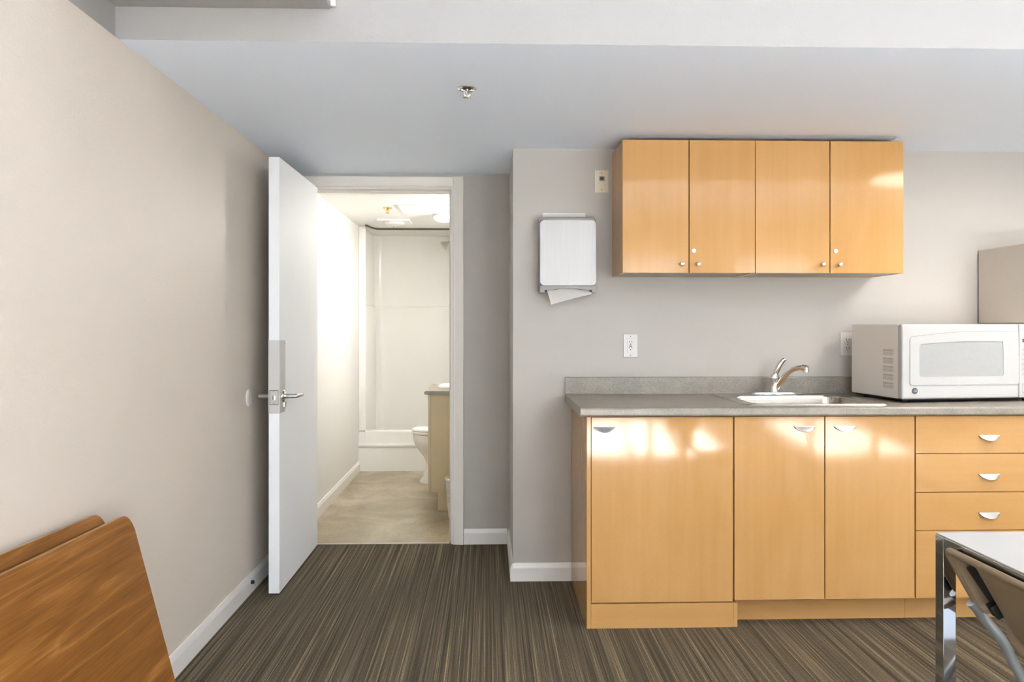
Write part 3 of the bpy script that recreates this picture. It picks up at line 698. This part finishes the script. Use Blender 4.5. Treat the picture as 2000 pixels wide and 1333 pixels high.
# ------------------------------------------------------------------ folding chair tucked at the table's left side
ch = thing('folding_chair', 'taupe plastic folding chair with grey tube frame, pushed against the white table', 'chair', (1.35, 1.63, 0))
RC = math.radians(30); CT = Vector((1.116, 1.862, .727)); BW = .46
eu = Vector((0, -1, 0)); ev = Vector((math.sin(RC), 0, -math.cos(RC))); en = Vector((-math.cos(RC), 0, -math.sin(RC)))
def sm(a, b, x): q = min(1, max(0, (x - a) / (b - a))); return q * q * (3 - 2 * q)
def bottom(u):     # lower outline of the backrest
    s = abs(2 * u / BW - 1); return .262 - .100 * s ** 2.2
nu, nv = 64, 40
def hgt(u, f, v):
    m_ = min(u, BW - u); b_ = bottom(u)
    dl = m_; dt = v; db = (b_ - v)
    e = min(dl, dt, db * .8)
    rim = .016 * (1 - sm(.010, .020, e))
    trench = -.070 * sm(.025, .085, v) * sm(.012, .030, min(dl, dt * 1.6)) * (1 - sm(.040, .085, dl)) * (1 - sm(.0, 1.0, f) * .6)
    bulge = .012 * sm(.05, .12, dl) * sm(.0, .05, dt)
    return rim + trench + bulge
bm = nb(); grid = []
for i in range(nu + 1):
    a = i / nu; u = BW * (.5 - .5 * math.cos(PI * a)) * .55 + BW * a * .45
    row = []
    for j in range(nv + 1):
        f = j / nv; f = .5 * f + .5 * (.5 - .5 * math.cos(PI * f))
        # rounded top corners
        m_ = min(u, BW - u); r_ = .024; t0 = r_ - math.sqrt(max(0, r_ * r_ - (r_ - m_) ** 2)) if m_ < r_ else 0
        v = t0 + (bottom(u) - t0) * f
        row.append(bm.verts.new(CT + eu * u + ev * v + en * hgt(u, f, v)))
    grid.append(row)
for i in range(nu):
    for j in range(nv): bm.faces.new((grid[i][j], grid[i + 1][j], grid[i + 1][j + 1], grid[i][j + 1]))
bmesh.ops.recalc_face_normals(bm, faces=bm.faces)
if sum((f.normal.dot(en) for f in bm.faces)) < 0: bmesh.ops.reverse_faces(bm, faces=bm.faces[:])
bmesh.ops.solidify(bm, geom=bm.faces[:], thickness=.006)
br = obj('backrest', bm, M['taupe'], ch, angle=60)
bm = nb()
path = [CT + eu * (.024 * (1 - math.cos(PI / 2 * k / 8))) + ev * (.024 * (1 - math.sin(PI / 2 * k / 8))) + en * .013 for k in range(9)]
path = [CT + ev * (bottom(.0) * .98) + en * .013] + path
right = [CT + eu * (BW - .024 * (1 - math.cos(PI / 2 - PI / 2 * k / 8))) + ev * (.024 * (1 - math.sin(PI / 2 - PI / 2 * k / 8))) + en * .013 for k in range(9)]
path += right + [CT + eu * BW + ev * (bottom(BW) * .98) + en * .013]
tube(bm, path, .0085, 10); obj('rim', bm, M['taupe'], ch, angle=60)
for k in range(2):
    u0, v0 = .046 + k * .013, .134 + .004 * k
    bm = nb(); q = [(u0, v0 + .002), (u0 + .006, v0), (u0 + .010, v0 + .032), (u0 + .002, v0 + .032)]
    A = [bm.verts.new(CT + eu * a + ev * b + en * .0135) for a, b in q]; B = [bm.verts.new(CT + eu * a + ev * b - en * .03) for a, b in q]
    bm.faces.new(A); bm.faces.new(B[::-1])
    for i in range(4): bm.faces.new((A[i], A[(i + 1) % 4], B[(i + 1) % 4], B[i]))
    obj('slot', bm, M['black'], br)
bm = nb()
for y in (1.864, 1.398):
    o_ = nb(); tube(o_, [(1.168, y, .590), (1.180, y, .578), (1.208, y, .540), (1.236, y, .508), (1.250, y, .488), (1.266, y, .455), (1.290, y, .410), (1.40, y, .17), (1.482, y, .010)], .0125, 14)
    up = obj('front_leg', o_, M['tube'], ch); obj('foot', lathe(nb(), [(.015, 0), (.015, .03), (.0125, .04)], (1.482, y, 0), 'z', 14), M['black'], up)
    yy = y - .022 if y > 1.6 else y + .022
    o_ = nb(); tube(o_, [(1.62, yy, .430), (1.52, yy, .33), (1.36, yy, .10), (1.290, yy, .010)], .011, 14); rl = obj('rear_leg', o_, M['tube'], ch)
    obj('foot', lathe(nb(), [(.0135, 0), (.0135, .03), (.011, .04)], (1.290, yy, 0), 'z', 14), M['black'], rl)
bk = nb(); P = [(.024, .050), (.036, .046), (.056, .140), (.040, .146)]  # black wedge added in the trench so the hollow reads dark
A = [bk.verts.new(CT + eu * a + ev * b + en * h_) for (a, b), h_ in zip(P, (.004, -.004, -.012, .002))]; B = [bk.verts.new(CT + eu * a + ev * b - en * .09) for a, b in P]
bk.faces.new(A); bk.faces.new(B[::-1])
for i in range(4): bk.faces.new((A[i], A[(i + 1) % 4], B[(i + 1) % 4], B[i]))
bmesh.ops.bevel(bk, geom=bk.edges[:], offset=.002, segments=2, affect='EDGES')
obj('dark_insert', bk, M['black'], ch, label='black block added in the hollow near the backrest edge')
obj('cross_bar', tube(nb(), [(1.42, 1.864, .13), (1.42, 1.398, .13)], .008, 10), M['tube'], ch)
bm = nb(); prism(bm, rrect(1.345, 1.745, 1.445, 1.815, .06, 6), .432, .452, 'z', b=.006); obj('seat', bm, M['taupe'], ch)

# ------------------------------------------------------------------ bathroom: shower stall
sh = thing('shower_stall', 'glossy white one-piece shower stall at the back of the bathroom', 'shower', (-.65, 7.2, 0))
SXL, SXR, SF, SB = -1.092, -.235, 6.82, 7.56
def upath(inset, r=.07, n=7):
    xl, xr, yb = SXL + inset, SXR - inset, SB - inset
    p = [(xl, SF)]
    for k in range(n + 1): a = PI - PI / 2 * k / n; p.append((xl + r + r * math.cos(a), yb - r + r * math.sin(a)))
    for k in range(n + 1): a = PI / 2 - PI / 2 * k / n; p.append((xr - r + r * math.cos(a), yb - r + r * math.sin(a)))
    return p + [(xr, SF)]
bm = nb(); lv = [(.10, .022), (1.425, .018), (1.440, .014), (1.446, .002), (1.448, 0), (2.1245, 0)]
rows = [[bm.verts.new((x, y, z)) for x, y in upath(i)] for z, i in lv]
for a, b in zip(rows, rows[1:]):
    for i in range(len(a) - 1): bm.faces.new((a[i], a[i + 1], b[i + 1], b[i]))
obj('surround', bm, M['fiberglass'], sh, angle=40)
obj('pan', BX(SXL + .0, SXR, SF + .10, SB, .06, .10), M['fiberglass'], sh)
bm = nb(); prism(bm, [(SF, 0), (SF, .205), (SF + .004, .210), (SF + .004, .213), (SF - .008, .214), (SF - .010, .222), (SF - .008, .234), (SF, .238), (SF + .008, .335), (SF + .016, .347), (SF + .03, .352), (SF + .085, .350), (SF + .10, .335), (SF + .11, .10), (SF + .11, 0)], LW + .005, .139, 'x')
obj('threshold', bm, M['fiberglass'], sh, angle=30)
bm = nb(); bx(bm, LW + .005, -1.066, SF, SF + .03, .352, 2.1245, b=.004); bx(bm, SXR - .024, .139, SF, SF + .03, .352, 2.1245, b=.004)
obj('front_flange', bm, M['fiberglass'], sh)
t = thing('curtain_track', 'thin bronze curtain track curving along the ceiling before the shower', 'track', (-.6, 6.95, 2.12))
bm = nb(); tube(bm, [(-1.045, 6.70, 2.116), (-1.033, 6.78, 2.116), (-1.018, 6.87, 2.116), (-.995, 6.935, 2.116), (-.955, 6.955, 2.116), (.12, 6.955, 2.116)], .0075, 10); obj('rail', bm, M['track'], t)
bm = nb(); ax = Vector((-.82, -.12, -.56)).normalized(); p0 = Vector((-.350, 7.15, 2.030))
tube(bm, [p0, p0 + ax * .018, p0 + ax * .03, p0 + ax * .07, p0 + ax * .082, p0 + ax * .086], [.012, .014, .018, .042, .046, .040], 24)
hd = obj('shower_head', bm, M['chrome'], sh, label='chrome shower head')
bm = nb(); tube(bm, [(-.237, 7.15, 2.058), (-.29, 7.15, 2.060), (-.325, 7.15, 2.048), (-.350, 7.15, 2.030)], .0085, 12); obj('arm', bm, M['chrome'], hd)
obj('arm_flange', lathe(nb(), [(.026, 0), (.024, -.005), (.012, -.010)], (-.2352, 7.15, 2.058), 'x', 20), M['chrome'], hd)

# toilet (faces -x)
wc = thing('toilet', 'white toilet half hidden behind the bathroom vanity', 'toilet', (-.2, 6.32, 0))
TYC = 6.32
def loft(bm, secs, n=32):   # secs: (xc, half-length, half-width, z, power)
    R = []
    for xc, a, b, z in secs: R.append([bm.verts.new((xc + a * math.cos(2 * PI * k / n), TYC + b * math.sin(2 * PI * k / n), z)) for k in range(n)])
    for p, q in zip(R, R[1:]):
        for k in range(n): bm.faces.new((p[k], p[(k + 1) % n], q[(k + 1) % n], q[k]))
    bm.faces.new(R[0][::-1]); bm.faces.new(R[-1]); return bm
bm = nb(); loft(bm, [(-.32, .238, .125, 0), (-.32, .238, .125, .02), (-.31, .215, .112, .06), (-.30, .20, .105, .14), (-.305, .21, .115, .20), (-.325, .235, .15, .26), (-.345, .255, .178, .32), (-.350, .262, .186, .365), (-.350, .262, .186, .395)])
obj('bowl', bm, M['porcelain'], wc, angle=50)
bm = nb(); loft(bm, [(-.352, .262, .188, .3985), (-.352, .266, .192, .404), (-.352, .266, .192, .418), (-.352, .262, .188, .421)]); obj('seat', bm, M['porcelain'], wc, angle=40)
bm = nb(); loft(bm, [(-.352, .258, .186, .4225), (-.352, .264, .190, .428), (-.352, .262, .188, .440), (-.352, .225, .155, .450), (-.352, .12, .08, .454)]); obj('lid', bm, M['porcelain'], wc, angle=40)
bm = nb(); bx(bm, -.075, .135, TYC - .21, TYC + .21, .40, .74, b=.025, seg=3); tk = obj('tank', bm, M['porcelain'], wc)
obj('tank_lid', BX(-.085, .138, TYC - .22, TYC + .22, .741, .775, b=.01, seg=3), M['porcelain'], wc)
obj('flush_lever', tube(nb(), [(-.078, TYC - .15, .69), (-.092, TYC - .15, .69), (-.094, TYC - .09, .685)], .006, 8), M['chrome'], tk)

# vanity
VX0, VX1, VY0, VY1 = -.412, .138, 5.332, 6.00
va = thing('vanity', 'cream bathroom vanity cabinet seen from its side', 'vanity', (-.14, 5.66, 0))
obj('body', BX(VX0 + .0185, VX1, VY0, VY1, .129, .794, b=.001), M['vanity'], va)
for y0, y1 in ((VY0 + .001, 5.665), (5.667, VY1 - .001)): obj('door', BX(VX0, VX0 + .0175, y0, y1, .129, .790, b=.0012), M['vanity'], va)
obj('kick_board', BX(-.347, VX1, VY0 + .02, VY1 - .02, 0, .128), M['vanity'], va)
bm = nb(); prism(bm, [(-.430, .794), (-.437, .800), (-.438, .808), (-.432, .816), (-.425, .818), (VX1, .818), (VX1, .794)], VY0 - .018, VY1 + .01, 'y'); obj('worktop', bm, M['counter'], va)
t = obj('wash_basin', lathe(nb(), [(1.0, -.001), (1.0, .008), (.985, .016), (.95, .021), (.88, .018), (.80, .004), (.75, .0), (.3, .0)], (-.135, 5.64, .819), 'z', 40, .235, .19), M['porcelain']); tag(t, 'white oval wash basin set in the vanity top', 'basin')
t = thing('vanity_lamp', 'vanity lamp with three globes on the bathroom wall out of view', 'lamp', (.14, 5.62, 1.95))
obj('back_plate', BX(.12, .139, 5.40, 5.84, 1.91, 1.99, b=.004), M['chrome'], t)
for y in (5.47, 5.62, 5.77): obj('globe', lathe(nb(), [(.012, -.058), (.03, -.05), (.045, -.03), (.05, 0), (.045, .03), (.03, .045), (.008, .05)], (.075, y, 1.95), 'x', 20), M['globe'], t)

# waste basket
wb = thing('waste_basket', 'small white slatted waste basket beside the vanity', 'basket', (-.165, 5.17, 0))
bcx, bcy = -.165, 5.17
bm = nb(); lathe(bm, [(.098, .245), (.118, .247), (.124, .256), (.120, .264), (.110, .262), (.104, .25)], (bcx, bcy, 0), 'z', 36, closed=True); obj('rim', bm, M['wicker'], wb)
bm = nb(); lathe(bm, [(.098, 0), (.100, .004), (.104, .05), (.099, .055), (.02, .01)], (bcx, bcy, 0), 'z', 36); obj('base', bm, M['wicker'], wb)
bm = nb()
for k in range(36):
    a = 2 * PI * k / 36; c_, s_ = math.cos(a), math.sin(a)
    tube(bm, [(bcx + c_ * .101, bcy + s_ * .101, .045), (bcx + c_ * .115, bcy + s_ * .115, .25)], .0042, 6)
for z, r in ((.10, .105), (.15, .1085), (.20, .112)): tube(bm, [(bcx + r * math.cos(2 * PI * k / 36), bcy + r * math.sin(2 * PI * k / 36), z) for k in range(37)], .004, 6)
obj('lattice', bm, M['wicker'], wb, kind='stuff')

# bathroom ceiling fittings
BZ = 2.125
t = thing('access_panel', 'white framed access hatch in the bathroom ceiling', 'hatch', (-.36, 5.79, BZ))
def sq(x0, x1, y0, y1): return [(x0, y0), (x1, y0), (x1, y1), (x0, y1)]
obj('frame', ring_prism(nb(), sq(-.650, -.06, 5.60, 5.96), sq(-.622, -.088, 5.628, 5.932), BZ - .010, BZ, 'z'), M['bathpaint'], t)
obj('panel', BX(-.619, -.091, 5.631, 5.929, BZ - .004, BZ), M['bathpaint'], t)
t = thing('exhaust_fan', 'square white bathroom ceiling fan with a small round glass light', 'fan', (-.775, 6.47, BZ))
obj('grille', BX(-.905, -.640, 6.34, 6.60, BZ - .014, BZ, b=.005), M['bathpaint'], t)
gl = obj('glass_dome', lathe(nb(), [(.085, -.014), (.086, -.020), (.078, -.032), (.05, -.042), (.02, -.046)], (-.775, 6.47, BZ), 'z', 28), M['white_gloss'], t)
obj('finial', lathe(nb(), [(.010, -.045), (.010, -.052), (.005, -.056)], (-.775, 6.47, BZ), 'z', 12), M['satin'], t)
t = thing('ceiling_lamp', 'white dome lamp on the bathroom ceiling, cut by the door frame', 'lamp', (-.345, 6.10, BZ))
obj('collar', lathe(nb(), [(.095, 0), (.095, -.014), (.088, -.018), (.080, -.010), (.080, 0)], (-.345, 6.10, BZ), 'z', 28, closed=True), M['white_gloss'], t)
obj('dome', lathe(nb(), [(.084, -.016), (.080, -.035), (.060, -.050), (.025, -.058)], (-.345, 6.10, BZ), 'z', 28), M['lamp_bath'], t)
